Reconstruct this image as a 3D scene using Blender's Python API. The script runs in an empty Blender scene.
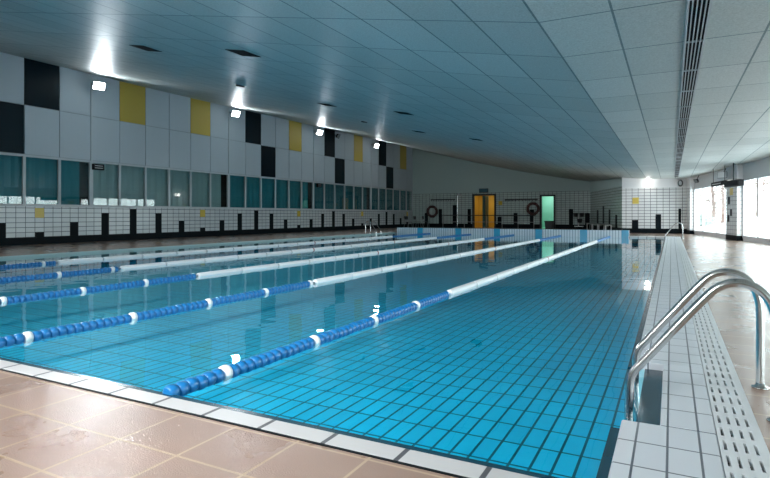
import bpy, bmesh, math, random
from mathutils import Vector, Matrix
random.seed(7)
SC = bpy.context.scene
COL = SC.collection
PI = math.pi

# ------------------------------------------------------------------ camera, world, exposure
cd = bpy.data.cameras.new('camera'); cam = bpy.data.objects.new('camera', cd); COL.objects.link(cam)
cam.location = (0, 0, 1.0); cam.rotation_euler = (PI/2, 0, math.radians(27.645))
cd.sensor_width = 36; cd.lens = 546.8/770*36; cd.shift_y = -24.2/770; cd.clip_end = 400
SC.camera = cam
SC.view_settings.view_transform = 'Standard'; SC.view_settings.look = 'None'
SC.view_settings.gamma = 1; SC.view_settings.use_curve_mapping = False
SC.view_settings.exposure = 0.42
cy = SC.cycles
cy.max_bounces = 10; cy.diffuse_bounces = 5; cy.glossy_bounces = 5; cy.transmission_bounces = 8
cy.transparent_max_bounces = 16; cy.use_denoising = True; cy.sample_clamp_indirect = 4
cy.caustics_reflective = False
w = bpy.data.worlds.new('world'); SC.world = w; w.use_nodes = True
bg = w.node_tree.nodes['Background']; bg.inputs[0].default_value = (0.94, 0.96, 0.97, 1); bg.inputs[1].default_value = 6.8

# ------------------------------------------------------------------ key sizes (metres)
XE, XW = -0.215, -14.1           # pool edges, right and left
YN, YF = 2.11, 28.0              # pool edges, near and far
ZW, ZB = -0.05, -0.60            # water level, basin bottom as it appears
XL, YD = -19.0, 41.18            # left wall, door wall
ZC, XB = 2.94, -1.19             # flat ceiling height, where the slope begins
P0 = Vector((0.72, 33.0)); DW = Vector((0.184, -0.983)).normalized(); NI = Vector((-0.983, -0.184)).normalized()
def wp(t, off=0.0):              # along the slanted window wall; off > 0 = outwards
    p = P0 + DW*t - NI*off
    return p.x, p.y
def zleft(y): return 6.2 + 0.35*max(0, min(1, (y-17)/24))
def zceil(x, y):
    if x > XB: return ZC
    p = 1+.43*max(0, min(1, (y-24)/16))
    return ZC + (zleft(y)-ZC)*((XB-x)/(XB-XL))**p

# ------------------------------------------------------------------ daylight portals in the window openings
def area(name, loc, rot, sx, sy, power, color=(1, 1, 1), spread=PI, portal=False):
    l = bpy.data.lights.new(name, 'AREA'); l.shape = 'RECTANGLE'; l.size = sx; l.size_y = sy
    l.energy = power; l.color = color; l.spread = spread
    if portal: l.cycles.is_portal = True
    o = bpy.data.objects.new(name, l); COL.objects.link(o); o.location = loc; o.rotation_euler = rot
    return o
WIN_SPANS = [(0.7, 6.84), (8.23, 15.2), (16.2, 23.2), (24.2, 31.2), (32.2, 40.5)]
WZ0, WZ1 = 0.18, 2.36
for a, b in WIN_SPANS:
    x, y = wp((a+b)/2, 0.3)
    o = area('daylight_portal', (x, y, (WZ0+WZ1)/2), (0, 0, 0), b-a, WZ1-WZ0, 1, portal=True)
    o.rotation_euler = Vector((NI.x, NI.y, 0)).to_track_quat('-Z', 'Y').to_euler()

# ------------------------------------------------------------------ materials
def principled(name, color, rough=0.5, metal=0.0, spec=0.5, emit=None, estr=0.0):
    m = bpy.data.materials.new(name); m.use_nodes = True
    b = m.node_tree.nodes['Principled BSDF']
    b.inputs['Base Color'].default_value = (*color, 1); b.inputs['Roughness'].default_value = rough
    b.inputs['Metallic'].default_value = metal; b.inputs['Specular IOR Level'].default_value = spec
    if emit: b.inputs['Emission Color'].default_value = (*emit, 1); b.inputs['Emission Strength'].default_value = estr
    return m
def nd(m, t, **kw):
    n = m.node_tree.nodes.new(t)
    for k, v in kw.items(): setattr(n, k, v)
    return n
def lk(m, a, b): m.node_tree.links.new(a, b)
def noise_bump(m, scale, strength, dist=0.01, detail=2.0):
    b = m.node_tree.nodes['Principled BSDF']
    tc = nd(m, 'ShaderNodeTexCoord'); nz = nd(m, 'ShaderNodeTexNoise'); bp = nd(m, 'ShaderNodeBump')
    nz.inputs['Scale'].default_value = scale; nz.inputs['Detail'].default_value = detail
    bp.inputs['Strength'].default_value = strength; bp.inputs['Distance'].default_value = dist
    lk(m, tc.outputs['Object'], nz.inputs['Vector']); lk(m, nz.outputs['Fac'], bp.inputs['Height'])
    lk(m, bp.outputs['Normal'], b.inputs['Normal'])
    return nz, bp
def tiles(name, U, V, uw, vh, c1, c2, grout, mortar=0.006, rough=0.3, u0=0.0, v0=0.0, spec=0.5, bump=0.4, vary=None, vscale=1.5, rvar=None, fine=None):
    """Rectangular tiles laid on the plane spanned by U and V (world metres)."""
    m = principled(name, c1, rough, spec=spec); b = m.node_tree.nodes['Principled BSDF']
    g = nd(m, 'ShaderNodeNewGeometry')
    def dot(vec, off):
        d = nd(m, 'ShaderNodeVectorMath', operation='DOT_PRODUCT'); d.inputs[1].default_value = vec
        lk(m, g.outputs['Position'], d.inputs[0])
        a = nd(m, 'ShaderNodeMath', operation='ADD'); a.inputs[1].default_value = -off + 200*0
        lk(m, d.outputs['Value'], a.inputs[0]); return a.outputs[0]
    cx = nd(m, 'ShaderNodeCombineXYZ'); lk(m, dot(U, u0), cx.inputs[0]); lk(m, dot(V, v0), cx.inputs[1])
    br = nd(m, 'ShaderNodeTexBrick', offset=0.0, squash=1.0, offset_frequency=2)
    br.inputs['Color1'].default_value = (*c1, 1); br.inputs['Color2'].default_value = (*c2, 1); br.inputs['Mortar'].default_value = (*grout, 1)
    br.inputs['Scale'].default_value = 1.0; br.inputs['Mortar Size'].default_value = mortar; br.inputs['Mortar Smooth'].default_value = 0.1
    br.inputs['Brick Width'].default_value = uw; br.inputs['Row Height'].default_value = vh; br.inputs['Bias'].default_value = 0.0
    lk(m, cx.outputs[0], br.inputs['Vector'])
    colour = br.outputs['Color']
    if vary:
        nz = nd(m, 'ShaderNodeTexNoise'); nz.inputs['Scale'].default_value = vscale; nz.inputs['Detail'].default_value = 4
        lk(m, g.outputs['Position'], nz.inputs['Vector'])
        rp = nd(m, 'ShaderNodeMapRange'); rp.inputs['From Min'].default_value = .3; rp.inputs['From Max'].default_value = .7
        rp.inputs['To Min'].default_value = 1-vary; rp.inputs['To Max'].default_value = 1+vary
        lk(m, nz.outputs['Fac'], rp.inputs['Value'])
        mx = nd(m, 'ShaderNodeVectorMath', operation='SCALE'); lk(m, colour, mx.inputs[0]); lk(m, rp.outputs[0], mx.inputs['Scale'])
        colour = mx.outputs[0]
        if rvar:
            r2 = nd(m, 'ShaderNodeMapRange'); r2.inputs['From Min'].default_value = .25; r2.inputs['From Max'].default_value = .75
            r2.inputs['To Min'].default_value = rvar[0]; r2.inputs['To Max'].default_value = rvar[1]
            lk(m, nz.outputs['Fac'], r2.inputs['Value']); lk(m, r2.outputs[0], b.inputs['Roughness'])
    lk(m, colour, b.inputs['Base Color'])
    bp = nd(m, 'ShaderNodeBump', invert=True); bp.inputs['Strength'].default_value = bump; bp.inputs['Distance'].default_value = 0.004
    lk(m, br.outputs['Fac'], bp.inputs['Height'])
    nrm = bp.outputs['Normal']
    if fine:
        fz = nd(m, 'ShaderNodeTexNoise'); fz.inputs['Scale'].default_value = fine[0]; fz.inputs['Detail'].default_value = 2
        lk(m, g.outputs['Position'], fz.inputs['Vector'])
        b2 = nd(m, 'ShaderNodeBump'); b2.inputs['Strength'].default_value = fine[1]; b2.inputs['Distance'].default_value = 0.003
        lk(m, fz.outputs['Fac'], b2.inputs['Height']); lk(m, nrm, b2.inputs['Normal']); nrm = b2.outputs['Normal']
    lk(m, nrm, b.inputs['Normal']); lk(m, nrm, b.inputs['Coat Normal'])
    return m
def clear(name, tint, ior, rough=0.0, wave=None, extra=0.0):
    """A clear sheet: it lets light through and mirrors by the Fresnel law."""
    m = bpy.data.materials.new(name); m.use_nodes = True; nt = m.node_tree; nt.nodes.clear()
    out = nd(m, 'ShaderNodeOutputMaterial'); mix = nd(m, 'ShaderNodeMixShader')
    tr = nd(m, 'ShaderNodeBsdfTransparent'); tr.inputs[0].default_value = (*tint, 1)
    gl = nd(m, 'ShaderNodeBsdfGlossy'); gl.inputs['Roughness'].default_value = rough; gl.inputs[0].default_value = (1, 1, 1, 1)
    fr = nd(m, 'ShaderNodeLayerWeight'); fr.inputs['Blend'].default_value = .5      # Schlick's form, alike from both sides
    f0 = ((ior-1)/(ior+1))**2
    pw = nd(m, 'ShaderNodeMath', operation='POWER'); pw.inputs[1].default_value = 5
    ma = nd(m, 'ShaderNodeMath', operation='MULTIPLY_ADD', use_clamp=True); ma.inputs[1].default_value = 1-f0; ma.inputs[2].default_value = f0
    lk(m, fr.outputs['Facing'], pw.inputs[0]); lk(m, pw.outputs[0], ma.inputs[0]); lk(m, ma.outputs[0], mix.inputs[0])
    lk(m, tr.outputs[0], mix.inputs[1]); lk(m, gl.outputs[0], mix.inputs[2]); lk(m, mix.outputs[0], out.inputs[0])
    if wave:
        g = nd(m, 'ShaderNodeNewGeometry'); nz = nd(m, 'ShaderNodeTexNoise'); nz.inputs['Scale'].default_value = wave[0]; nz.inputs['Detail'].default_value = 1.5
        bp = nd(m, 'ShaderNodeBump'); bp.inputs['Strength'].default_value = wave[1]; bp.inputs['Distance'].default_value = wave[2]
        lk(m, g.outputs['Position'], nz.inputs['Vector']); lk(m, nz.outputs['Fac'], bp.inputs['Height'])
        lk(m, bp.outputs['Normal'], gl.inputs['Normal']); lk(m, bp.outputs['Normal'], fr.inputs['Normal'])
    return m

X3, Y3, Z3 = (1, 0, 0), (0, 1, 0), (0, 0, 1)
DW3 = (DW.x, DW.y, 0)
M = {}
M['deck'] = tiles('deck_tile', X3, Y3, 0.36, 0.338, (.37, .245, .19), (.42, .285, .225), (.55, .40, .27), .007, .32, spec=.22, u0=-2.90, v0=1.608, vary=.08, vscale=2.2, rvar=(.20, .42), bump=.3, fine=(150, .55))
_b = M['deck'].node_tree.nodes['Principled BSDF']
_b.inputs['Coat Weight'].default_value = .9; _b.inputs['Coat Roughness'].default_value = .13; _b.inputs['Coat IOR'].default_value = 1.33
M['coping'] = tiles('coping_tile', X3, Y3, 0.357, 4, (.60, .59, .59), (.64, .63, .63), (.10, .10, .11), .012, .35, u0=-2.42, v0=-1, bump=.4, fine=(300, .15))
M['edge_tile'] = tiles('edge_tile', Y3, X3, 0.26, 0.1245, (.66, .70, .75), (.73, .76, .80), (.10, .12, .15), .005, .3, u0=2.38, v0=-.0155, bump=.5, fine=(300, .25))
M['edge_side'] = tiles('edge_tile_across', X3, Z3, 0.26, 0.4, (.66, .70, .75), (.73, .76, .80), (.10, .12, .15), .006, .3)
M['pool_tile'] = tiles('pool_tile', X3, Y3, 0.132, 0.335, (.001, .54, .82), (.003, .60, .88), (.001, .08, .13), .0095, .5, u0=-.662, v0=5.153, bump=.1, vary=.08, vscale=.8)
M['pool_side'] = tiles('pool_side_tile', Y3, Z3, 0.25, 0.125, (.001, .54, .82), (.003, .60, .88), (.001, .08, .13), .008, .5)
M['tile_left'] = tiles('white_wall_tile_left', Y3, Z3, 0.30375, 0.163, (.50, .55, .58), (.56, .61, .63), (.06, .08, .10), .010, .22, u0=10.85, v0=.25)
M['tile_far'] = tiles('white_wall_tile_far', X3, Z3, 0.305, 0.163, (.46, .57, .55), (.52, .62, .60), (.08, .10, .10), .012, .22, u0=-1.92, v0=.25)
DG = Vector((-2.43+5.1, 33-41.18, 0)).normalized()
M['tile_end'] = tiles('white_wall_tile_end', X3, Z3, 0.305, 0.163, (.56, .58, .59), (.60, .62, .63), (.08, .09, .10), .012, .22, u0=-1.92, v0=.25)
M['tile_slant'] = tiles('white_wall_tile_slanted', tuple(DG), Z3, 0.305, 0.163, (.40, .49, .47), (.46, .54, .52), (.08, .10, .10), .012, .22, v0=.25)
M['tile_pier'] = tiles('white_pier_tile', DW3, Z3, 0.3, 0.163, (.70, .71, .72), (.76, .77, .77), (.25, .27, .29), .008, .22, v0=.25)
M['tile_pier_end'] = tiles('white_pier_end_tile', tuple((NI.x, NI.y, 0)), Z3, 0.5, 0.163, (.76, .76, .77), (.80, .80, .80), (.3, .32, .34), .008, .22, v0=.25)
M['headwall'] = tiles('headwall_tile', X3, Z3, 0.13, 0.40, (.64, .72, .78), (.72, .78, .82), (.22, .32, .40), .014, .25, v0=-.12)
M['blue_tile'] = principled('blue_lane_tile', (.05, .38, .60), .25)
M['black_tile'] = principled('black_tile', (.006, .010, .013), .5, spec=.06)
M['yellow_tile'] = principled('yellow_tile', (.62, .45, .05), .3)
M['dark_strip'] = principled('dark_gutter_and_recess', (.012, .06, .09), .25)
M['ceiling'] = tiles('ceiling_panel', X3, Y3, 0.69, 1.375, (.43, .48, .465), (.49, .535, .52), (.15, .21, .22), .012, .45, u0=-1.19, v0=5.606, spec=.06, bump=.6, vary=.16, vscale=60, fine=(45, .9))
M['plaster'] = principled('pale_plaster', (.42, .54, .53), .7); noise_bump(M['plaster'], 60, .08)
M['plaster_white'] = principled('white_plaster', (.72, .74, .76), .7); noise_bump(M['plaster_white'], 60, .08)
M['panel'] = principled('white_cladding_panel', (.44, .50, .545), .38)
M['panel_dark'] = principled('navy_cladding_panel', (.002, .010, .016), .3, spec=.2)
M['panel_yellow'] = principled('yellow_cladding_panel', (.50, .36, .06), .4)
M['joint'] = principled('panel_joint', (.30, .34, .37), .5)
M['frame'] = principled('grey_window_frame', (.46, .51, .54), .4)
M['frame_white'] = principled('white_window_frame', (.62, .64, .67), .4)
M['glass'] = clear('window_glass', (.9, .96, .96), 1.5)
M['water'] = clear('pool_water', (.60, .97, 1.0), 1.333, 0.0, (2.2, .25, .012))
M['teal_blind'] = principled('teal_blind', (.002, .17, .22), .8)
M['teal_dark_blind'] = principled('dark_teal_blind', (.002, .115, .15), .8)
M['pale_blind'] = principled('pale_grey_green_blind', (.22, .33, .34), .8)
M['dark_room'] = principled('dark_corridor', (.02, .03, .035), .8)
M['steel'] = principled('brushed_steel', (.62, .63, .63), .2, 1.0)
M['dull_steel'] = principled('dull_steel', (.35, .37, .38), .35, 1.0)
M['black'] = principled('black_metal', (.012, .013, .015), .5, spec=.2)
M['dark_grey'] = principled('dark_grey_plastic', (.04, .045, .05), .45)
M['blue_float'] = principled('blue_plastic', (.010, .17, .44), .3)
M['white_float'] = principled('white_plastic', (.88, .89, .90), .35)
M['red_float'] = principled('red_plastic', (.35, .03, .02), .4)
M['cable'] = principled('steel_cable', (.10, .14, .18), .5)
M['lamp_glow'] = principled('lamp_lens', (.9, .95, 1), .3, emit=(.93, .97, 1.0), estr=40)
M['lamp_warm'] = principled('lamp_globe', (.95, .93, .9), .3, emit=(1, .95, .9), estr=9)
M['lamp_off'] = principled('unlit_lens', (.25, .28, .30), .1)
M['ring'] = principled('dark_red_life_ring', (.05, .012, .010), .5)
M['ring_band'] = principled('dull_red_ring_band', (.11, .05, .045), .5)
M['grate_bar'] = principled('white_grate_plastic', (.74, .77, .79), .35)
M['slot_dark'] = principled('slot_dark', (.01, .012, .014), .8, spec=.1)
M['vent_black'] = principled('vent_black', (.012, .013, .015), .7, spec=.1)
M['slat'] = principled('slot_slat', (.36, .40, .42), .45)
M['door_frame'] = principled('black_door_frame', (.015, .02, .022), .4)
M['yellow_wall'] = principled('yellow_corridor_paint', (.62, .40, .05), .7)
M['green_wall'] = principled('pale_green_corridor_paint', (.40, .72, .60), .7)
M['teal_door'] = principled('teal_door_leaf', (.02, .10, .10), .4)
M['bench'] = principled('bench_slat', (.16, .20, .19), .5)
M['snow'] = principled('snow', (.86, .88, .92), .8); noise_bump(M['snow'], 1.5, .4, .1)
M['bark'] = principled('bare_bark', (.20, .14, .12), .9)
M['hedge'] = principled('frosted_hedge', (.30, .34, .32), .9)
M['sign_face'] = principled('sign_face', (.012, .015, .018), .6, spec=.1)
M['white_mark'] = principled('white_lettering', (.7, .72, .72), .5)
M['exit_face'] = principled('dim_sign_face', (.02, .10, .13), .3)

# ------------------------------------------------------------------ mesh helpers
def bx(bm, x0, x1, y0, y1, z0, z1, mat=0):
    vs = [bm.verts.new((x, y, z)) for x in (x0, x1) for y in (y0, y1) for z in (z0, z1)]
    for f in ((0, 1, 3, 2), (4, 6, 7, 5), (0, 4, 5, 1), (2, 3, 7, 6), (0, 2, 6, 4), (1, 5, 7, 3)):
        bm.faces.new([vs[i] for i in f]).material_index = mat
    return vs
def prism(bm, pts, z0, z1, mat=0):
    a = [bm.verts.new((x, y, z0)) for x, y in pts]; b = [bm.verts.new((x, y, z1)) for x, y in pts]
    n = len(pts)
    bm.faces.new(list(reversed(a))).material_index = mat; bm.faces.new(b).material_index = mat
    for i in range(n):
        bm.faces.new([a[i], a[(i+1) % n], b[(i+1) % n], b[i]]).material_index = mat
def wbox(bm, t0, t1, o0, o1, z0, z1, mat=0):     # a box along the slanted window wall
    prism(bm, [wp(t0, o0), wp(t1, o0), wp(t1, o1), wp(t0, o1)], z0, z1, mat)
def tube(bm, pts, r, seg=10, mat=0, cap=True):
    pts = [Vector(p) for p in pts]; rings = []
    up = Vector((0, 0, 1))
    t0 = (pts[1]-pts[0]).normalized()
    nrm = t0.cross(up)
    if nrm.length < 1e-3: nrm = t0.cross(Vector((0, 1, 0)))
    nrm.normalize()
    for i, p in enumerate(pts):
        if i == 0: t = t0
        elif i == len(pts)-1: t = (pts[i]-pts[i-1]).normalized()
        else: t = ((pts[i]-pts[i-1]).normalized()+(pts[i+1]-pts[i]).normalized()).normalized()
        nrm = (nrm - t*nrm.dot(t)).normalized(); bn = t.cross(nrm)
        rr = r[i] if isinstance(r, (list, tuple)) else r
        rings.append([bm.verts.new(p + (nrm*math.cos(2*PI*k/seg)+bn*math.sin(2*PI*k/seg))*rr) for k in range(seg)])
    for a, b in zip(rings, rings[1:]):
        for k in range(seg):
            f = bm.faces.new([a[k], a[(k+1) % seg], b[(k+1) % seg], b[k]]); f.smooth = True; f.material_index = mat
    if cap:
        bm.faces.new(list(reversed(rings[0]))).material_index = mat; bm.faces.new(rings[-1]).material_index = mat
def lathe(bm, prof, axis='Z', seg=16, centre=(0, 0, 0), mat=0):   # prof: (radius, height) list
    c = Vector(centre); rings = []
    def pt(r, h, a):
        u, v = r*math.cos(a), r*math.sin(a)
        return c + (Vector((u, v, h)) if axis == 'Z' else Vector((h, u, v)) if axis == 'X' else Vector((v, h, u)))
    for r, h in prof: rings.append([bm.verts.new(pt(r, h, 2*PI*k/seg)) for k in range(seg)])
    for a, b in zip(rings, rings[1:]):
        for k in range(seg):
            f = bm.faces.new([a[k], a[(k+1) % seg], b[(k+1) % seg], b[k]]); f.smooth = True; f.material_index = mat
    bm.faces.new(list(reversed(rings[0]))).material_index = mat; bm.faces.new(rings[-1]).material_index = mat
def mesh(name, bm, mats):
    bmesh.ops.recalc_face_normals(bm, faces=bm.faces[:])
    me = bpy.data.meshes.new(name); bm.to_mesh(me); bm.free()
    for m in (mats if isinstance(mats, (list, tuple)) else [mats]): me.materials.append(m)
    return me
def link(name, me, parent=None, loc=None):
    o = bpy.data.objects.new(name, me); COL.objects.link(o)
    if parent: o.parent = parent
    if loc: o.location = loc
    return o
def obj(name, bm, mats, parent=None, loc=None): return link(name, mesh(name, bm, mats), parent, loc)
def struct(name, bm, mats): o = obj(name, bm, mats); o['kind'] = 'structure'; return o
def tag(o, label, cat, group=None):
    o['label'] = label; o['category'] = cat
    if group: o['group'] = group
    return o
def thing(name, label, cat, loc=(0, 0, 0), rz=0.0, group=None):
    o = bpy.data.objects.new(name, None); COL.objects.link(o); o.location = loc; o.rotation_euler = (0, 0, rz)
    return tag(o, label, cat, group)
def B(): return bmesh.new()
def bevel(o, w=.01, s=2):
    m = o.modifiers.new('bevel', 'BEVEL'); m.width = w; m.segments = s; m.limit_method = 'ANGLE'; return o
def copy_tree(o, parent=None):
    c = o.copy(); COL.objects.link(c)
    if parent: c.parent = parent
    for ch in list(o.children): copy_tree(ch, c)
    return c

# ================================================================== THE SHELL
# floor: brown tiled deck around the pool
xr = 9.5
bm = B()
prism(bm, [(XL, -8), (wp(41/.983, .4)[0], -8), (wp((33-1.97)/.983, .4)[0], 1.97), (XL, 1.97)], -.3, 0)   # near
prism(bm, [(0.365, 1.97), (wp((33-1.97)/.983, .4)[0], 1.97), (wp(-.3, .4)[0], 33.3), (0.365, 33.3)], -.3, 0)   # right, up to the window wall
bx(bm, XL, XW-.07, 1.97, YD, -.3, 0)                       # left
bx(bm, XW-.07, 0.365, YF+.35, YD+.3, -.3, 0)                  # far
struct('floor', bm, M['deck'])
# ceiling: long slope over the pool, flat strip beside the windows
bm = B()
NX = 18
xs = [XL-.3+(XB-XL+.3)*i/NX for i in range(NX+1)]; ys = [-8.2, 5, 17, 24, 28, 32, 36, 41.6]
g = [[bm.verts.new((x, y, zceil(x, y))) for y in ys] for x in xs]
for i in range(NX):
    for j in range(len(ys)-1): bm.faces.new([g[i][j], g[i+1][j], g[i+1][j+1], g[i][j+1]])
ex = [bm.verts.new((wp((33-y)/.983, .35)[0], y, ZC)) for y in ys]
for j in range(len(ys)-1): bm.faces.new([g[NX][j], ex[j], ex[j+1], g[NX][j+1]])
struct('ceiling', bm, M['ceiling'])
# pool basin
bm = B()
e = .22
def quad(bm, pts, mat): bm.faces.new([bm.verts.new(p) for p in pts]).material_index = mat
quad(bm, [(XW-e, YN-e, ZB), (XE+e, YN-e, ZB), (XE+e, YF+.3, ZB), (XW-e, YF+.3, ZB)], 0)
for a, b in (((XW-.01, YN-e), (XW-.01, YF+.3)), ((XE+e, YN-e), (XE+e, YF+.3))):
    quad(bm, [(a[0], a[1], ZB), (b[0], b[1], ZB), (b[0], b[1], -.06), (a[0], a[1], -.06)], 1)
for y in (YN-.12, YF+.3):
    quad(bm, [(XW-e, y, ZB), (XE+e, y, ZB), (XE+e, y, -.06), (XW-e, y, -.06)], 1)
struct('pool_basin', bm, [M['pool_tile'], M['pool_side']])
bm = B()
quad(bm, [(XW-.005, YN-.11, ZW), (XE+.19, YN-.11, ZW), (XE+.19, YF+.29, ZW), (XW-.005, YF+.29, ZW)], 0)
struct('water', bm, M['water'])
# coping: near edge, right edge with the ladder recess, left edge, far edge
bm = B(); bx(bm, XW-.065, XE, 1.985, YN, -.3, .004); o = struct('trim_1', bm, M['coping']); bevel(o, .006)
bm = B(); bx(bm, XW, XE, YN, YN+.135, -.10, ZW+.006); struct('trim_2', bm, M['dark_strip'])
RY0, RY1, RXI = 2.90, 4.10, -.048
bm = B()
bx(bm, XE, .182, 1.985, RY0, -.3, .004); bx(bm, RXI, .182, RY0, RY1, -.3, .004); bx(bm, XE, .182, RY1, YF+.35, -.3, .004)
o = struct('trim_3', bm, M['edge_tile']); bevel(o, .008)
bm = B()
bx(bm, XE-.05, XE, YN+.14, RY0, -.10, ZW+.006); bx(bm, RXI-.11, RXI, RY0, RY1, -.10, ZW+.006); bx(bm, XE-.05, XE, RY1, YF-.5, -.10, ZW+.006)  # widened in the ladder recess, to darken its lamp-lit inside
struct('trim_4', bm, M['dark_strip'])
bm = B(); bx(bm, XW-.065, XW, YN, YF+.35, -.3, .004); struct('trim_5', bm, M['plaster'])
bm = B(); bx(bm, XW-.06, .182, 1.97, 1.986, -.1, .003); struct('trim_8', bm, M['black_tile'])
bm = B(); bx(bm, -1.75, XE, YF-.45, YF+.34, -.3, .003); struct('trim_6', bm, M['coping'])
# raised head wall across the far end, white tiles with a blue stripe at every lane
bm = B(); bx(bm, XW+.2, -1.76, YF, YF+.34, -.62, .27)
hw = struct('trim_7', bm, M['headwall'])
for i, x in enumerate((-12.45, -10.2, -8.07, -5.92, -3.78, -1.92)):
    bm = B(); bx(bm, x-.17, x+.17 if i < 5 else x+.15, YF-.006, YF+.002, -.6, .268)
    o = obj('lane_stripe', bm, M['blue_tile'], hw); o['label'] = 'blue tiled stripe'

# left wall: tiled base, window band, two rows of cladding panels
JN = lambda n: 10.5 + 1.18*n
NB0, NB1 = -15, 26
bm = B(); bx(bm, XL-.25, XL, -8, YD, 0, 1.28); wl = struct('wall_left', bm, M['tile_left'])
bm = B(); bx(bm, XL-.25, XL-.02, -8, YD, 2.99, 6.9); obj('backing', bm, M['joint'], wl)
bm = B(); bx(bm, XL-.05, XL+.035, -8, YD, 1.28, 1.335); obj('sill', bm, M['frame'], wl)
bm = B(); bx(bm, XL, XL+.015, -8, YD, 0, .25); o = struct('baseboard_left', bm, M['black_tile'])
heights = [.413, .739, 1.065, 1.228, 1.065, .739]
for k in range(-8, 25):
    y = 10.85 + 1.215*k
    bm = B(); bx(bm, XL, XL+.006, y, y+.30, .25, heights[k % 6])
    o = obj('tile_bar', bm, M['black_tile'], wl); o['label'] = 'black tile bar'
    if k % 6 == 0:
        bm = B(); bx(bm, XL, XL+.007, y, y+.30, .905, 1.228)
        o = obj('tile_square', bm, M['yellow_tile'], wl); o['label'] = 'yellow tile square'
TOP = {-9: 'd', -6: 'y', -3: 'y', 0: 'd', 3: 'y', 6: 'y', 9: 'd', 12: 'y', 15: 'd', 18: 'y', 21: 'd', 24: 'y'}
LOW = {-10, -1, 10, 16, 22}
for n in range(NB0, NB1):
    y0, y1 = JN(n)+.012, JN(n+1)-.012
    z1 = zleft(JN(n))+.02
    for row, (za, zb) in enumerate(((3.02, 4.63), (4.655, z1+.05))):
        kind = ('d' if n in LOW else 'w') if row == 0 else TOP.get(n, 'w')
        bm = B(); bx(bm, XL-.02, XL+.012, y0, y1, za, zb)
        o = obj('cladding_panel', bm, {'w': M['panel'], 'd': M['panel_dark'], 'y': M['panel_yellow']}[kind], wl)
        if kind != 'w': o['label'] = {'d': 'navy cladding panel', 'y': 'yellow cladding panel'}[kind]
# windows in the left wall, six panes between the posts
WN = 0
def left_window(n0, n1):
    global WN
    WN += 1
    bm = B()
    bx(bm, XL-.05, XL+.02, JN(n0), JN(n1), 2.93, 3.0); bx(bm, XL-.05, XL+.02, JN(n0), JN(n1), 1.335, 1.36)
    for n in range(n0, n1+1):
        wa = 0 if n == n0 else .075 if n == n1 else .045
        wb = .075 if n == n0 else 0 if n == n1 else .045
        bx(bm, XL-.05, XL+.022, JN(n)-wa, JN(n)+wb, 1.34, 2.97)
    o = struct('window_%d' % WN, bm, M['frame'])
    for n in range(n0, n1):
        bm = B(); bx(bm, XL-.03, XL-.022, JN(n)+.04, JN(n+1)-.04, 1.35, 2.94); obj('pane', bm, M['glass'], o)
    return o
spans = [(-10, -4), (-4, 2), (2, 8), (8, 14), (14, 20), (20, 26)]
for a, b in spans: left_window(a, b)
bm = B()
for n in (2, 8, 14, 20, -4): bx(bm, XL+.012, XL+.05, JN(n)-.03, JN(n)+.03, 3.0, zleft(JN(n))+.0)
obj('cover_strip', bm, M['frame'], wl)
blabels = ['teal blind in the left window out of the way behind the camera side', 'teal blind behind the nearest windows under the navy panels, left end of wall',
 'pale grey-green blind behind the windows under the first two yellow panels', 'teal blind behind the windows between the second and third lit wall floodlights',
 'dark teal blind behind the windows between the third and fourth lit wall floodlights', 'dark teal blind behind the windows next to the far corner']
bmats = ['teal_blind', 'teal_blind', 'pale_blind', 'teal_blind', 'teal_dark_blind', 'teal_dark_blind']
for i, (a, b) in enumerate(spans):
    if i == 0: continue
    gap = .35
    bm = B(); N = 60; ya, yb = JN(a)+.06, JN(b)-gap
    vs = []
    for k in range(N+1):
        y = ya+(yb-ya)*k/N; x = XL-.16+.012*math.sin(k*1.9)
        vs.append([bm.verts.new((x, y, 1.30)), bm.verts.new((x, y, 2.95)), bm.verts.new((x-.01, y, 2.95)), bm.verts.new((x-.01, y, 1.30))])
    for p, q in zip(vs, vs[1:]):
        for s in range(4): bm.faces.new([p[s], q[s], q[(s+1) % 4], p[(s+1) % 4]])
    bm.faces.new(vs[0]); bm.faces.new(list(reversed(vs[-1])))
    o = thing('window_blind', blabels[i], 'blind', (0, 0, 0), 0, 'blinds behind the left windows')
    obj('fabric', bm, M[bmats[i]], o)
    bm = B(); tube(bm, [(XL-.165, ya, 2.96), (XL-.165, yb+.2, 2.96)], .02, 8); obj('head_rail', bm, M['dull_steel'], o)
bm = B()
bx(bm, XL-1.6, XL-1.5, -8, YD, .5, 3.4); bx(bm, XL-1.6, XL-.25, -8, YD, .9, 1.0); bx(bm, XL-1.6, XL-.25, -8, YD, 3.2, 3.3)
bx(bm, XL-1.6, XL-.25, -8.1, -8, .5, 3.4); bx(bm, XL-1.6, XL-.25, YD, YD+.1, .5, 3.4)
struct('wall_corridor', bm, M['dark_room'])

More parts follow.
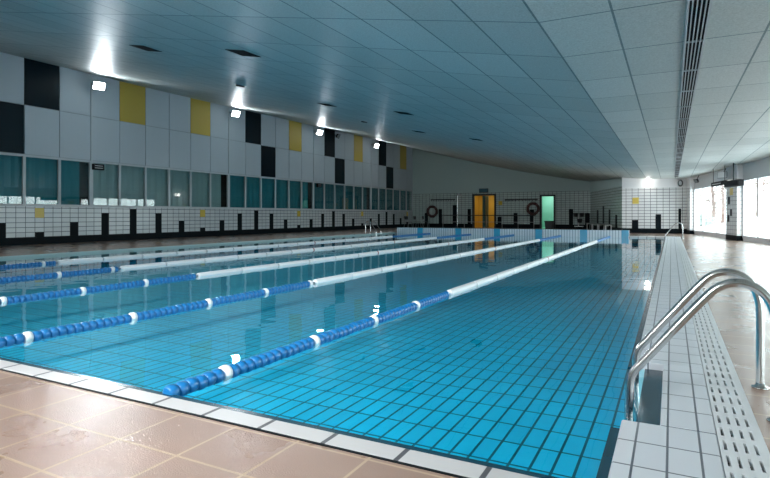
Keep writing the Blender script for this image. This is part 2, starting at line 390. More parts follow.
# door wall: openings for two doors, tiles up to 2.7 m, plaster above
D1, D2 = (-13.72, -12.05, 2.50), (-8.52, -7.62, 2.36)
ZT = 2.72
bm = B()
for a, b, z0, z1 in ((XL-.3, D1[0], 0, ZT), (D1[0], D1[1], D1[2], ZT), (D1[1], D2[0], 0, ZT), (D2[0], D2[1], D2[2], ZT), (D2[1], -5.0, 0, ZT)):
    bx(bm, a, b, YD, YD+.2, z0, z1, 0)
bx(bm, XL-.3, -5.0, YD, YD+.2, ZT, 7.0, 1)
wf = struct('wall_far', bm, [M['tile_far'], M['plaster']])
bm = B()
for a, b in ((XL+.02, D1[0]-.1), (D1[1]+.1, D2[0]-.1), (D2[1]+.1, -5.15)): bx(bm, a, b, YD-.015, YD, 0, .30)
struct('baseboard_far', bm, M['black_tile'])
for x0, x1, zt in ((-17.88, -17.6, 1.15), (-16.66, -16.38, 1.47), (-15.46, -15.14, 1.78), (-14.22, -13.95, 1.46), (-11.81, -11.5, .85), (-10.58, -10.28, 1.14), (-9.36, -9.05, 1.40), (-6.56, -6.27, 1.42), (-5.46, -5.14, 1.13)):
    bm = B(); bx(bm, x0, x1, YD-.02, YD, .29, zt); o = obj('tile_bar', bm, M['black_tile'], wf); o['label'] = 'black tile bar'
bm = B(); bx(bm, -11.75, -11.45, YD-.01, YD, 1.75, 2.05); o = obj('tile_square', bm, M['yellow_tile'], wf); o['label'] = 'yellow tile square'
# slanted wall between door wall and right far wall
A2, B2 = Vector((-5.1, YD)), Vector((-2.43, 33.0)); NS = Vector((-(B2-A2).y, (B2-A2).x)).normalized()
if NS.x > 0: pass
bm = B()
off = NS*.2
prism(bm, [A2, B2, B2+off, A2+off], 0, 2.6, 0); prism(bm, [A2, B2, B2+off, A2+off], 2.6, 4.2, 1)
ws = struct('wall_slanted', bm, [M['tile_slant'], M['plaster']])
def on_slant(f): return A2 + (B2-A2)*f
from math import atan2
f_h, H0, th = 546.8, 214.8, math.radians(27.645)
for f0, f1, zt in ((.258, .305, 1.32), (.457, .497, 1.55), (.647, .684, 1.32), (.832, .878, 1.0)):
    a, b = on_slant(f0), on_slant(f1); q = -NS*.02
    bm = B(); prism(bm, [a, b, b+q, a+q], .2, zt); o = obj('tile_bar', bm, M['black_tile'], ws); o['label'] = 'black tile bar'
bm = B(); prism(bm, [A2, B2, B2-NS*.015, A2-NS*.015], 0, .25); struct('baseboard_slanted', bm, M['black_tile'])
# right far wall
bm = B(); bx(bm, -2.43, 1.2, 33.0, 33.2, 0, 2.46, 0); bx(bm, -2.43, 1.2, 33.0, 33.2, 2.46, 3.3, 1)
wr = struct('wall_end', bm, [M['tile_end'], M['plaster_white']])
for x0, x1, zt in ((-1.92, -1.62, .714), (-.76, -.49, 1.03), (.33, .46, 1.33)):
    bm = B(); bx(bm, x0, x1, 32.985, 33, .2, zt); o = obj('tile_bar', bm, M['black_tile'], wr); o['label'] = 'black tile bar'
bm = B(); bx(bm, -1.90, -1.58, 32.985, 33, 1.60, 1.95); o = obj('tile_square', bm, M['yellow_tile'], wr); o['label'] = 'yellow tile square'
bm = B(); bx(bm, -2.42, .74, 32.985, 33, 0, .25); struct('baseboard_end', bm, M['black_tile'])
# window wall on the right
bm = B()
wbox(bm, -.3, 42, .20, .42, WZ1, 3.3)
wbox(bm, -.3, 42, .20, .42, -.3, .10)
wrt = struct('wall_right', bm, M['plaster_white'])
for a, b in [(0, .7), (6.84, 8.23), (15.2, 16.2), (23.2, 24.2), (31.2, 32.2)]:
    bm = B()
    wbox(bm, a, b, 0, .42, 0, 2.42, 0)
    bm.faces.ensure_lookup_table()
    for f in bm.faces:
        f.normal_update()
        if abs(f.normal.dot(Vector((DW.x, DW.y, 0)))) > .7: f.material_index = 1
    o = obj('pier', bm, [M['tile_pier'], M['tile_pier_end']], wrt); o['label'] = 'white tiled pier'
    bm = B(); wbox(bm, a, b, .0, .2, 2.42, 2.94); obj('pier_head', bm, M['plaster_white'], wrt)
    bm = B(); wbox(bm, a-.01, b+.012, -.012, .3, 0, .2); obj('pier_base', bm, M['black_tile'], wrt)
for t, z0, z1 in ((7.05, .72, 1.00), (7.38, .95, 1.22), (7.12, 1.42, 1.72)):
    bm = B(); wbox(bm, t, t+.24, -.006, .01, z0, z1); o = obj('tile_bar', bm, M['black_tile'], wrt); o['label'] = 'black tile'
bm = B(); wbox(bm, 7.35, 7.75, -.006, .01, 1.78, 2.06); o = obj('tile_square', bm, M['yellow_tile'], wrt); o['label'] = 'yellow tile square'
bm = B(); bx(bm, XL, xr, -8.2, -8.0, 0, 7); struct('wall_near', bm, M['plaster'])
muls = {0: [2.32, 4.72], 1: [9.87, 11.6, 13.4]}
for i, (a, b) in enumerate(WIN_SPANS):
    WN += 1
    bm = B()
    wbox(bm, a, b, .18, .30, .10, .20); wbox(bm, a, b, .18, .30, WZ1-.06, WZ1)
    ms = muls.get(i, [a+(b-a)*k/4 for k in (1, 2, 3)])
    for t in [a+.04]+ms+[b-.04]: wbox(bm, t-.045, t+.045, .18, .28, .19, WZ1-.03)
    o = struct('window_%d' % WN, bm, M['frame_white'])
    tt = [a]+ms+[b]
    for p, q in zip(tt, tt[1:]):
        bm = B(); wbox(bm, p+.04, q-.04, .225, .235, .2, WZ1-.06); obj('pane', bm, M['glass'], o)

# doors with lit corridors behind
def door(n, D, wall, ylen, leaf):
    bm = B(); x0, x1, zt = D
    bx(bm, x0-.12, x0+.02, YD-.03, YD+.22, 0, zt+.12); bx(bm, x1-.02, x1+.12, YD-.03, YD+.22, 0, zt+.12); bx(bm, x0-.12, x1+.12, YD-.03, YD+.22, zt, zt+.12)
    o = struct('door_%d' % n, bm, M['door_frame'])
    bm = B()
    bx(bm, x0-.5, x0-.4, YD+.2, YD+ylen, 0, 2.9); bx(bm, x1+.4, x1+.5, YD+.2, YD+ylen, 0, 2.9)
    bx(bm, x0-.5, x1+.5, YD+ylen, YD+ylen+.1, 0, 2.9); bx(bm, x0-.5, x1+.5, YD+.2, YD+ylen, 2.8, 2.9); bx(bm, x0-.5, x1+.5, YD, YD+ylen, -.1, 0)
    struct('wall_passage', bm, wall)
    return o
d1 = door(1, D1, M['yellow_wall'], 2.5, True)
bm = B(); bx(bm, -13.02, -12.80, YD+.02, YD+.9, .01, 2.48); o = obj('door_leaf', bm, M['teal_door'], d1)
bm = B(); tube(bm, [(-12.78, YD+.1, 1.05), (-12.70, YD+.1, 1.05), (-12.70, YD+.24, 1.05)], .012, 6); obj('handle', bm, M['dull_steel'], o)
d2 = door(2, D2, M['green_wall'], 2.0, False)
area('corridor_lamp', (-12.9, YD+1.3, 2.75), (0, 0, 0), 1.2, .6, 13, (1, .9, .7))
area('corridor_lamp', (-8.07, YD+1.1, 2.75), (0, 0, 0), .8, .6, 15, (.85, 1, .95))

# ================================================================== CEILING THINGS
# linear slot with lamellae
t = thing('ceiling_slot_vent', 'long black slotted air vent with thin slats running along the flat ceiling', 'vent', (0.228, 0, ZC))
bm = B(); bx(bm, -.088, .088, -7, 31.8, -.003, -.001); obj('backing', bm, M['slot_dark'], t)
for x in (-.092, -.055, -.018, .018, .055, .092):
    bm = B(); bx(bm, x-(.006 if abs(x) < .09 else .011), x+(.006 if abs(x) < .09 else .011), -7, 31.8, -.02, -.001)
    obj('slat', bm, M['slat'], t)
bm = B(); bx(bm, -.09, .09, -.008, .008, -.021, -.002); me = mesh('cross_bar', bm, M['slat'])
for k in range(28): link('cross_bar', me, t, (0, 5.606-1.375*9+1.375*k, 0))
# square dark vents in the slope
def on_ceiling(o, x, y, dz=0):
    sl = (zleft(y)-ZC)/(XB-XL)
    o.location = (x, y, zceil(x, y)-dz); o.rotation_euler = (0, math.atan(sl), 0)
vl = {(-9.85, 7.9): 'black square ceiling vent nearest the camera, left of its neighbour', (-7.07, 7.8): 'black square ceiling vent nearest the camera, right of its neighbour',
 (-9.70, 14.55): 'black square ceiling vent in the second row, above the third lit floodlight', (-7.0, 14.55): 'black square ceiling vent in the second row, right-hand one',
 (-9.25, 20.7): 'black square ceiling vent in the third row, left-hand one', (-6.9, 21.0): 'black square ceiling vent in the third row, right-hand one'}
first = None
for (x, y), lab in vl.items():
    if first is None:
        t = first = thing('ceiling_vent', lab, 'vent', group='square vents in the sloping ceiling')
        bm = B(); bx(bm, -.21, .21, -.21, .21, -.006, 0); obj('plate', bm, M['slot_dark'], t)
        bm = B()
        for s in (-1, 1): bx(bm, s*.22-.012, s*.22+.012, -.232, .232, -.008, 0); bx(bm, -.232, .232, s*.22-.012, s*.22+.012, -.008, 0)
        obj('frame', bm, M['vent_black'], t)
        bm = B()
        for k in range(-3, 4): bx(bm, -.2, .2, k*.055-.008, k*.055+.008, -.009, -.005)
        obj('louvre', bm, M['vent_black'], t)
    else:
        t = copy_tree(first); t['label'] = lab
    on_ceiling(t, x, y, .002)
first = None
for (x, y), lab in {(-10.98, 12.0): 'small black downlight in the ceiling near the second lit floodlight', (-10.8, 18.85): 'small black downlight in the ceiling farther off, beyond the second vent row'}.items():
    if first is None:
        t = first = thing('ceiling_downlight', lab, 'downlight', group='downlights in the sloping ceiling')
        bm = B(); lathe(bm, [(.11, -.05), (.13, -.04), (.13, 0)], seg=20); obj('housing', bm, M['black'], t)
        bm = B(); lathe(bm, [(.165, -.010), (.17, 0)], seg=20); obj('trim_ring', bm, M['frame'], t)
    else: t = copy_tree(first); t['label'] = lab
    on_ceiling(t, x, y, .002)

# ================================================================== FLOODLIGHTS
def floodlight(label, loc, aim, lit, group, arm=None, size=1.0, spread=112):
    t = thing('floodlight', label, 'floodlight', loc, 0, group)
    q = Vector(aim).to_track_quat('-Z', 'Y').to_matrix().to_4x4()      # local -Z looks along aim
    def put(o): o.matrix_local = q
    s = size
    bm = B(); vs = bx(bm, -.21*s, .21*s, -.15*s, .15*s, -.02, .10*s)
    for v in vs:
        if v.co.z > .05: v.co.x *= .7; v.co.y *= .65
    body = o = obj('housing', bm, M['black'], t); put(o); bevel(o, .01)
    bm = B(); bx(bm, -.19*s, .19*s, -.13*s, .13*s, -.032, -.021); o = obj('lens', bm, M['lamp_glow'] if lit else M['white_float'] if 'white' in label else M['lamp_off'], t); put(o)
    bm = B()
    for k in range(-2, 3): bx(bm, -.12*s, .12*s, k*.04*s-.006, k*.04*s+.006, .10*s, .13*s)
    obj('cooling_fins', bm, M['dark_grey'], body)
    if arm is not None:
        bm = B(); tube(bm, [(0, 0, 0), tuple(arm)], .016, 6); obj('bracket', bm, M['black'], t)
    if lit:
        v = Vector(aim).normalized()*.05
        l = area('floodlight_beam', Vector(loc)+v, q.to_euler(), .36*s, .25*s, lit, (.86, .95, 1.0), math.radians(spread))
    return t
LP = 75
gl = 'floodlights along the top of the left wall'
for (y, z, lab) in ((12.86, 5.72, 'lit floodlight nearest the camera on the left wall, right of the navy panel'), (19.94, 5.86, 'lit floodlight on the left wall between second yellow panel and navy panel'),
                    (27.02, 5.9, 'lit floodlight on the left wall beside the third yellow panel'), (34.1, 5.9, 'lit floodlight farthest along the left wall, near the far corner'),
                    (5.78, 5.72, 'lit floodlight on the left wall outside the picture'), (-1.3, 5.72, 'lit floodlight on the left wall outside the picture')):
    floodlight(lab, (XL+.45, y, z), (1, -.25, -.5), LP, gl, (-.42, 0, .12))
for (y, z, lab) in ((29.1, 5.95, 'unlit black floodlight on the left wall beside a navy panel'),):
    floodlight(lab, (XL+.45, y, z), (1, .2, -.5), 0, gl, (-.42, 0, .12))
for (x, lab) in ((-2.7, 'added strip lamp out of view over the near deck, right of two'), (-6.3, 'added strip lamp out of view over the near deck, left of two')):  # unseen lamps, added to brighten the near pool and deck
    z = zceil(x, -1.2)-.75
    t = thing('added_strip_lamp', lab, 'lamp', (x, -1.2, z), 0, 'strip lamps added over the near deck')
    q = Vector((.06, 1, -.36)).to_track_quat('-Z', 'Y').to_matrix().to_4x4()
    bm = B(); bx(bm, -1.45, 1.45, -.16, .16, -.01, .10); o = obj('housing', bm, M['frame_white'], t); o.matrix_local = q; bevel(o, .015)
    bm = B(); bx(bm, -1.4, 1.4, -.13, .13, -.024, -.011); o = obj('diffuser', bm, M['lamp_warm'], t); o.matrix_local = q
    for xx in (-1.1, 1.1):
        bm = B(); tube(bm, [(xx, 0, .05), (xx, 0, zceil(x+xx, -1.2)-z)], .012, 6); obj('hanger', bm, M['black'], t)
    area('added_strip_lamp_light', Vector((x, -1.2, z))+Vector((.06, 1, -.36)).normalized()*.05, q.to_euler(), 2.8, .26, 78, (.95, .98, 1.0), math.radians(84))
def inward(t, off): x, y = wp(t, off); return x, y
x, y = wp(3.3, -.3); floodlight('small black unlit floodlight high on the window wall, left one', (x, y, 2.60), (-.7, -.3, -.4), 0, 'floodlights on the window wall', (.12, .02, .26), .7)
x, y = wp(7.5, -.3); floodlight('white-faced floodlight hanging from the ceiling above the tiled pier', (x, y, 2.59), (-.6, -1, .1), 0, 'floodlights on the window wall', (.12, .02, .26), .9)
# round wall lamp on the end wall
t = thing('wall_lamp', 'round lit globe lamp high on the end wall, under the ceiling', 'lamp', (-1.13, 32.97, 2.70))
bm = B(); lathe(bm, [(.15, -.03), (.16, .02)], axis='Y', seg=20); obj('base', bm, M['frame'], t)
bm = B(); lathe(bm, [(.03, -.19), (.09, -.17), (.13, -.12), (.14, -.05), (.13, -.03)], axis='Y', seg=20); obj('globe', bm, M['lamp_warm'], t)
l = bpy.data.lights.new('wall_lamp_light', 'POINT'); l.energy = 4; l.shadow_soft_size = .14; l.color = (1, .95, .88)
o = bpy.data.objects.new('wall_lamp_light', l); COL.objects.link(o); o.location = (-1.13, 32.6, 2.68)
t = thing('wall_speaker', 'small oval dark grey speaker high in the corner of the end wall', 'speaker', (.42, 32.97, 2.68))
bm = B(); lathe(bm, [(.10, -.12), (.125, -.08), (.13, .02)], axis='Y', seg=18)
for v in bm.verts: v.co.z *= 1.45
obj('body', bm, M['dark_grey'], t)
bm = B(); lathe(bm, [(.07, -.13), (.08, -.115)], axis='Y', seg=18)
for v in bm.verts: v.co.z *= 1.45
obj('grille', bm, M['dull_steel'], t)

# ================================================================== SIGNS
for y, lab in ((13.09, 'small black sign box at the window top beside the nearest wall post'), (27.5, 'small black sign box at the window top beside the third wall post')):
    t = thing('sign_box', lab, 'sign', (XL+.08, y, 2.78), 0, 'small black signs on the left wall')
    bm = B(); bx(bm, -.045, .045, -.22, .22, -.11, .11); bevel(obj('body', bm, M['sign_face'], t), .01)
    bm = B()
    for z in (.04, -.04):
        bm = B(); bx(bm, .045, .049, -.16, .16, z-.012, z+.012); obj('lettering', bm, M['dull_steel'], t)
x, y = wp(7.0, -.3)
t = thing('hanging_sign', 'long black sign with a pale line of lettering hanging before the window wall', 'sign', (x, y, 2.27), atan2(DW.y, DW.x))
bm = B(); bx(bm, -1.0, .98, -.04, .04, -.085, .085); bevel(obj('body', bm, M['sign_face'], t), .01)
bm = B()
for k in range(7): bx(bm, -.75+k*.17, -.75+k*.17+.11, -.046, -.041, -.022, .022)
obj('lettering', bm, M['white_mark'], t)
for xx in (-.8, .8):
    bm = B(); tube(bm, [(xx, 0, .085), (xx, 0, .67)], .01, 6); obj('hanger', bm, M['black'], t)
x, y = wp(8.9, -.3)
t = thing('display_box', 'thick black box hanging beside the tiled pier at the near end of the hanging sign', 'display', (x, y, 2.17), atan2(DW.y, DW.x))
bm = B(); tube(bm, [(0, 0, .1), (0, 0, .77)], .02, 6); obj('hanger', bm, M['black'], t)
bm = B(); bx(bm, -.84, .84, -.10, .10, -.12, .12); bevel(obj('casing', bm, M['black'], t), .015)
bm = B(); bx(bm, -.78, .78, -.106, -.101, -.09, .09); obj('screen', bm, M['sign_face'], t)
t = thing('exit_sign', 'small dark sign box mounted above the yellow-lit doorway', 'sign', (-12.9, YD-.06, 2.88))
bm = B(); bx(bm, -.36, .36, -.06, .05, -.16, .16); bevel(obj('casing', bm, M['dark_grey'], t), .015)
bm = B(); bx(bm, -.32, .32, -.066, -.061, -.12, .12); obj('face', bm, M['exit_face'], t)

# ================================================================== DRAIN GRATE
t = thing('drain_grate', 'long white plastic overflow grate with rows of slots beside the pool', 'grate', (0, 0, 0))
bm = B(); bx(bm, .184, .363, 1.98, YF+.3, -.06, -.03); obj('channel', bm, M['slot_dark'], t)
ys = [1.98+.17*k for k in range(155)]
bm = B()
rows = [.205, .243, .281, .319]
xsb = [.184]+[v for r in rows for v in (r-.006, r+.006)]+[.363]
for i in range(0, len(xsb), 2): bx(bm, xsb[i], xsb[i+1], 1.98, YF+.3, -.025, .006)
obj('bar', bm, M['grate_bar'], t)
bm = B(); bx(bm, .186, .345, 0, .058, -.025, .0055); me = mesh('cross_bar', bm, M['grate_bar'])
for y in ys[:100]: link('cross_bar', me, t, (0, y, 0))
bm = B()
for y in ys[100:]:
    if y+.07 < YF+.3: bx(bm, .186, .345, y, y+.058, -.025, .0055)
o = obj('cross_bar', bm, M['grate_bar'], t); o['kind'] = 'stuff'

# ================================================================== LADDER RAILS
def spline(pts, n=8):
    P = [Vector(p) for p in pts]; P = [P[0]*2-P[1]]+P+[P[-1]*2-P[-2]]; out = []
    for i in range(1, len(P)-2):
        for k in range(n):
            s = k/n; a, b, c, d = P[i-1], P[i], P[i+1], P[i+2]
            out.append(.5*((2*b)+(c-a)*s+(2*a-5*b+4*c-d)*s*s+(3*b-a-3*c+d)*s**3))
    out.append(P[-2]); return out
RAIL = [(.455, .0), (.455, .20), (.455, .40), (.448, .50), (.417, .59), (.36, .645), (.285, .662), (.21, .635), (.15, .575), (.05, .452), (-.05, .325), (-.13, .222), (-.178, .16), (-.197, .10), (-.201, .03), (-.205, -.1), (-.20, -.25), (-.17, -.34)]
def rail(label, y, group, x0=0.0, flip=1, r=.0215, seg=16):
    t = thing('pool_handrail', label, 'handrail', (x0, y, 0), 0, group)
    bm = B(); tube(bm, spline([(flip*x, 0, z) for x, z in RAIL], 6), r, seg); obj('rail_tube', bm, M['steel'], t)
    bm = B(); lathe(bm, [(.045, .0), (.045, .008), (.024, .014), (.022, .03)], seg=20, centre=(flip*.455, 0, .0)); obj('flange', bm, M['steel'], t)
    return t
rail('polished steel handrail arching over the near pool edge, nearer of the pair', 3.22, 'handrails at the near ladder')
rail('polished steel handrail arching over the near pool edge, farther of the pair', 3.807, 'handrails at the near ladder')
bm = B()
rail('slim steel handrail at the far right corner of the pool', 26.5, 'handrails at the far right corner', -.03, 1, .022, 8)
rail('steel handrail at the far left pool edge, nearer of the two', 25.9, 'handrails at the far left edge', -14.31, -1, .022, 8)
rail('steel handrail at the far left pool edge, farther of the two', 26.45, 'handrails at the far left edge', -14.31, -1, .022, 8)

# ================================================================== LANE ROPES
def float_mesh(r, L, mat, name):
    bm = B(); lathe(bm, [(r*.6, -L/2), (r*.88, -L/2+.004), (r*.91, -L*.30), (r, -L*.24), (r, L*.24), (r*.91, L*.30), (r*.88, L/2-.004), (r*.6, L/2)], axis='Y', seg=16)
    return mesh(name, bm, M[mat])
me_blue = float_mesh(.046, .069, 'blue_float', 'blue_float')
me_blue_long = float_mesh(.045, .128, 'blue_float', 'blue_float_long')
me_disc = float_mesh(.052, .064, 'white_float', 'white_disc')
me_red = float_mesh(.051, .07, 'red_float', 'red_disc')
bm = B(); lathe(bm, [(.03, -.515), (.048, -.51), (.051, -.49), (.051, .49), (.048, .51), (.03, .515)], axis='Y', seg=14); me_white = mesh('white_float', bm, M['white_float'])
places = ['first', 'second', 'third', 'fourth', 'fifth']
for i, x in enumerate((-2.60, -4.84, -7.15, -9.45, -11.8)):
    t = thing('lane_rope', ['lane rope nearest the right pool edge, blue floats then white', 'second lane rope from the right pool edge, blue floats then white', 'middle lane rope of the five across the pool',
        'fourth lane rope from the right pool edge, blue then white', 'lane rope farthest from the camera side, nearest the left pool edge'][i], 'lane rope', (x, 0, ZW+.010), 0, 'lane ropes across the pool')
    bm = B(); tube(bm, [(0, YN+.135, 0), (0, YF-.002, 0)], .008, 6); obj('cable', bm, M['cable'], t)
    y = 2.262
    k = 0
    sh = (0, .14, 0, .24, .45)[i]
    while y < 6.71+sh*0+sh:
        if k % 14 == 6:
            link('marker_disc', me_disc, t, (0, y, 0))
        else:
            link('float', me_blue, t, (0, y, random.uniform(-.004, .004)))
        y += .0722+sh*.006; k += 1
    for k in range(15):
        yy = 6.76+sh+.53+1.07*k
        link('long_float', me_white, t, (0, yy, random.uniform(-.003, .003)))
        if (k in (5, 10) and i in (0, 2, 3)) or (k == 8 and i in (1, 4)):
            link('marker_disc', me_red, t, (0, yy+.535, 0))
    y = 22.95+sh
    while y < 27.85:
        link('float', me_blue_long, t, (0, y, random.uniform(-.004, .004))); y += .139
    for o in t.children:
        if o.name.startswith('float'): o['label'] = 'blue float'
        elif o.name.startswith('long_float'): o['label'] = 'white float'
        elif o.name.startswith('marker'): o['label'] = 'red disc' if o.data == me_red else 'white disc'

# ================================================================== FAR DECK THINGS
def life_ring(label, x, z, y=YD-.14, tilt=0):
    t = thing('life_ring', label, 'life ring', (x, y, z), 0, 'life rings on the far wall')
    bm = B(); R, r = .39, .10; n, s = 28, 12
    g = [[bm.verts.new(((R+r*math.cos(b))*math.cos(a), r*.8*math.sin(b), (R+r*math.cos(b))*math.sin(a))) for b in [2*PI*k/s for k in range(s)]] for a in [2*PI*k/n for k in range(n)]]
    for a in range(n):
        for b in range(s): bm.faces.new([g[a][b], g[(a+1) % n][b], g[(a+1) % n][(b+1) % s], g[a][(b+1) % s]]).smooth = True
    obj('ring', bm, M['ring'], t)
    for q in range(4):
        a0 = PI/4+q*PI/2; bm = B()
        tube(bm, [((R*math.cos(a0-.12)), 0, R*math.sin(a0-.12)), (R*math.cos(a0), 0, R*math.sin(a0)), (R*math.cos(a0+.12), 0, R*math.sin(a0+.12))], .106, 12)
        for v in bm.verts: v.co.y *= .85
        obj('band', bm, M['ring_band'], t)
    bm = B(); tube(bm, [(math.cos(a)*(.50+.03*math.cos(4*a)), -.02, math.sin(a)*(.50+.03*math.cos(4*a))) for a in [2*PI*k/40 for k in range(41)]], .012, 6); obj('grab_line', bm, M['black'], t)
    bm = B(); bx(bm, -.04, .04, .05, .13, .30, .40); obj('wall_hook', bm, M['dull_steel'], t)
life_ring('dark red life ring hanging near the far left corner', -17.18, 1.27)
life_ring('dark red life ring hanging beside the pale green doorway', -9.10, 1.45)
# shower column
t = thing('shower_column', 'tall steel shower column before the far wall, left of the yellow doorway', 'shower', (-15.0, YD-.18, 0))
bm = B(); tube(bm, spline([(0, 0, 0), (0, 0, 1.2), (0, 0, 2.40), (.03, -.03, 2.58), (.14, -.08, 2.66), (.28, -.12, 2.62)], 6), .04, 10); obj('pipe', bm, M['steel'], t)
bm = B(); lathe(bm, [(.03, .03), (.10, -.02), (.11, -.05)], seg=16, centre=(.30, -.13, 2.58)); obj('shower_head', bm, M['dull_steel'], t)
bm = B(); lathe(bm, [(.07, 0), (.07, .02), (.03, .04)], seg=16); obj('foot_plate', bm, M['dull_steel'], t)
bm = B(); lathe(bm, [(.05, -.12), (.055, 0)], axis='Y', seg=14, centre=(0, 0, 1.15)); o = obj('valve', bm, M['steel'], t)
bm = B(); bx(bm, -.06, .06, -.15, -.12, 1.14, 1.16); obj('lever', bm, M['dull_steel'], o)
# coat hook rails
for x0, x1, z, lab in ((-17.35, -15.25, 2.22, 'dark coat hook rail left of the shower column'), (-11.25, -8.78, 2.14, 'dark coat hook rail between the two far doorways')):
    t = thing('coat_hook_rail', lab, 'hook rail', ((x0+x1)/2, YD-.02, z), 0, 'coat hook rails on the far wall')
    h = (x1-x0)/2
    bm = B(); bx(bm, -h, h, -.02, .018, -.05, .05); bevel(obj('board', bm, M['dark_grey'], t), .006)
    n = 10
    for k in range(n):
        xx = -h+.1+(2*h-.2)*k/(n-1)
        bm = B(); tube(bm, [(xx, -.02, .02), (xx, -.08, -.05), (xx, -.12, -.12), (xx, -.15, -.07)], .016, 6); obj('hook', bm, M['black'], t)
# metal railing
t = thing('metal_railing', 'waist-high dark metal railing with thin posts in front of the far doors', 'railing', (-11.4, 37.0, 0))
bm = B(); tube(bm, [(-3.3, 0, .97), (3.3, 0, .95)], .028, 8); obj('top_rail', bm, M['black'], t)
bm = B(); tube(bm, [(-3.3, 0, .50), (3.3, 0, .50)], .016, 8); obj('lower_rail', bm, M['dull_steel'], t)
for x in (-3.25, -1.62, 0, 1.1, 2.2, 3.25):
    bm = B(); tube(bm, [(x, 0, 0), (x, 0, .95)], .026, 8); obj('post', bm, M['dull_steel'], t)
# bench
f = on_slant(.55) - NS*.45
t = thing('bench', 'low grey slatted bench along the slanted wall behind the pool end', 'bench', (f.x, f.y, 0), atan2((B2-A2).y, (B2-A2).x))
for k in range(3): 
    bm = B(); bx(bm, -3.0, 3.0, -.2+k*.14, -.09+k*.14, .42, .46); obj('slat', bm, M['bench'], t)
for xx in (-2.7, -.9, .9, 2.7):
    bm = B(); bx(bm, xx-.03, xx+.03, -.18, -.13, 0, .42); bx(bm, xx-.03, xx+.03, .12, .17, 0, .42); bx(bm, xx-.03, xx+.03, -.18, .17, .38, .42); obj('leg', bm, M['white_float'], t)
# trolley
t = thing('cleaning_trolley', 'small trolley with dark buckets and a pale post before the far wall', 'trolley', (-5.75, 40.3, 0), .2)
bm = B(); bx(bm, -.30, .30, -.2, .2, .16, .22); bevel(obj('deck', bm, M['dull_steel'], t), .01)
for xx in (-.24, .24):
    for yy in (-.15, .15):
        bm = B(); lathe(bm, [(.05, -.02), (.08, -.012), (.08, .012), (.05, .02)], axis='X', seg=14, centre=(xx, yy, .08)); obj('wheel', bm, M['black'], t)
bm = B(); tube(bm, [(-.02, 0, .2), (-.02, 0, 1.05)], .035, 8); obj('post', bm, M['white_float'], t)
for xx, z, r in ((-.22, .86, .16), (.20, .86, .16), (.05, .45, .18)):
    bm = B(); lathe(bm, [(r*.75, z), (r, z+.26), (r*1.05, z+.27), (r*.9, z+.25)], seg=16, centre=(xx, 0, 0)); obj('bucket', bm, M['dark_grey'], t)
bm = B(); tube(bm, [(-.24, 0, .84), (.24, 0, .84)], .02, 8); obj('cross_arm', bm, M['dull_steel'], t)
t = thing('waste_bin', 'low black bin beside the pale green doorway', 'bin', (-7.75, 40.2, 0))
bm = B(); vs = bx(bm, -.30, .30, -.2, .2, 0, .5)
for v in vs:
    if v.co.z < .1: v.co.x *= .85; v.co.y *= .85
bevel(obj('body', bm, M['dark_grey'], t), .02)
bm = B(); bx(bm, -.32, .32, -.22, .22, .5, .56); bevel(obj('lid', bm, M['black'], t), .02)
# chairs in the far left corner
def chair(label, x, y, rz):
    t = thing('stacking_chair', label, 'chair', (x, y, 0), rz, 'chairs in the far left corner')
    for sx in (-1, 1):
        bm = B(); tube(bm, [(sx*.22, -.22, 0), (sx*.2, -.18, .44)], .018, 6); obj('leg', bm, M['dull_steel'], t)
        bm = B(); tube(bm, [(sx*.22, .25, 0), (sx*.2, .18, .44), (sx*.2, .26, .88)], .018, 6); obj('leg', bm, M['dull_steel'], t)
    bm = B(); bx(bm, -.22, .22, -.21, .2, .43, .465); bevel(obj('seat', bm, M['dark_grey'], t), .015)
    bm = B(); bx(bm, -.21, .21, .21, .25, .64, .88); bevel(obj('backrest', bm, M['dark_grey'], t), .015)
chair('metal-legged dark chair by the far left wall, leftmost of three', -17.7, 37.6, 1.3)
chair('metal-legged dark chair by the far left wall, middle of three', -17.5, 38.8, 1.5)
chair('metal-legged dark chair by the far left corner, rightmost of three', -17.3, 40.0, 1.7)

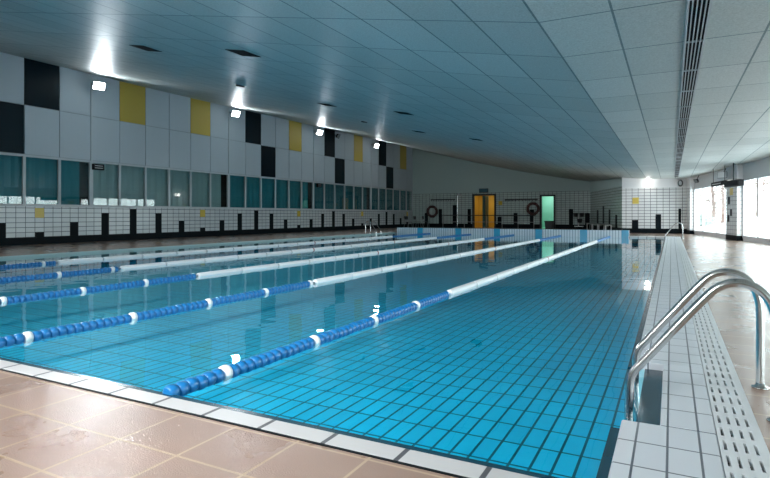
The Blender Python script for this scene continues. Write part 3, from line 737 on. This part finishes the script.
# ================================================================== OUTSIDE
bm = B()
N = 24
def gh(x, y):
    d = max(0, x-6-(33-y)*.19)
    return -.35 + .5*(1-math.exp(-d*.10))*(.6+.4*math.sin(y*.23+1)) + .4*max(0, min(1, (y-34)/8)) + 1.5*math.exp(-((x-6.6)**2+(y-46)**2)/7)
vs = [[bm.verts.new((1+i*3.0, -20+j*5.0, gh(1+i*3.0, -20+j*5.0))) for j in range(N)] for i in range(N)]
for i in range(N-1):
    for j in range(N-1): bm.faces.new([vs[i][j], vs[i+1][j], vs[i+1][j+1], vs[i][j+1]]).smooth = True
struct('ground', bm, M['snow'])
def bare_tree(label, x, y, h):
    t = thing('bare_tree', label, 'tree', (x, y, gh(x, y)-.1), 0, 'bare trees outside the windows')
    bm = B(); tube(bm, [(0, 0, 0), (.05, .03, h*.3), (-.05, .05, h*.65), (0, 0, h)], [.16, .13, .08, .02], 8); obj('trunk', bm, M['bark'], t)
    bm = B()
    for k in range(34):
        z = h*random.uniform(.2, .92); a = random.uniform(0, 2*PI); L = (h-z)*.55+.4
        p = Vector((0, 0, z)); d = Vector((math.cos(a), math.sin(a), .55))
        q = p+d*L*.5; e2 = q+Vector((d.x*.5, d.y*.5, .35))*L*.6
        tube(bm, [p, q, e2], [.04, .025, .008], 5)
        for s in range(4):
            b0 = p.lerp(e2, random.uniform(.4, .95)); a2 = a+random.uniform(-1.2, 1.2)
            tube(bm, [b0, b0+Vector((math.cos(a2), math.sin(a2), random.uniform(.1, .9)))*random.uniform(.3, .7)], [.015, .005], 4)
    obj('branches', bm, M['bark'], t)
bare_tree('bare brown tree outside the far window, behind its middle pane', 2.9, 50, 5)
bare_tree('bare brown tree outside between the tiled pier and the far window', 3.9, 55, 6)
bare_tree('bare brown tree outside the near window beside the tiled pier', 5.6, 48, 5.5)
def shrub(label, x, y, r):
    t = thing('frosted_shrub', label, 'shrub', (x, y, gh(x, y)-.1), 0, 'frosted shrubs outside the windows')
    bm = B(); bmesh.ops.create_icosphere(bm, subdivisions=4, radius=r)
    for v in bm.verts:
        v.co *= 1+random.uniform(-.16, .16); v.co.z = max(v.co.z*.8+r*.5, -.1)
    obj('foliage', bm, M['hedge'], t)
    bm = B(); tube(bm, [(0, 0, -.1), (0, 0, r*.6)], .05, 6); obj('stem', bm, M['bark'], t)
shrub('grey-green frosted shrub low behind the left panes of the far window', 1.9, 45.0, .8)
shrub('grey-green frosted shrub outside the far window near the tiled pier', 2.5, 47.0, .6)
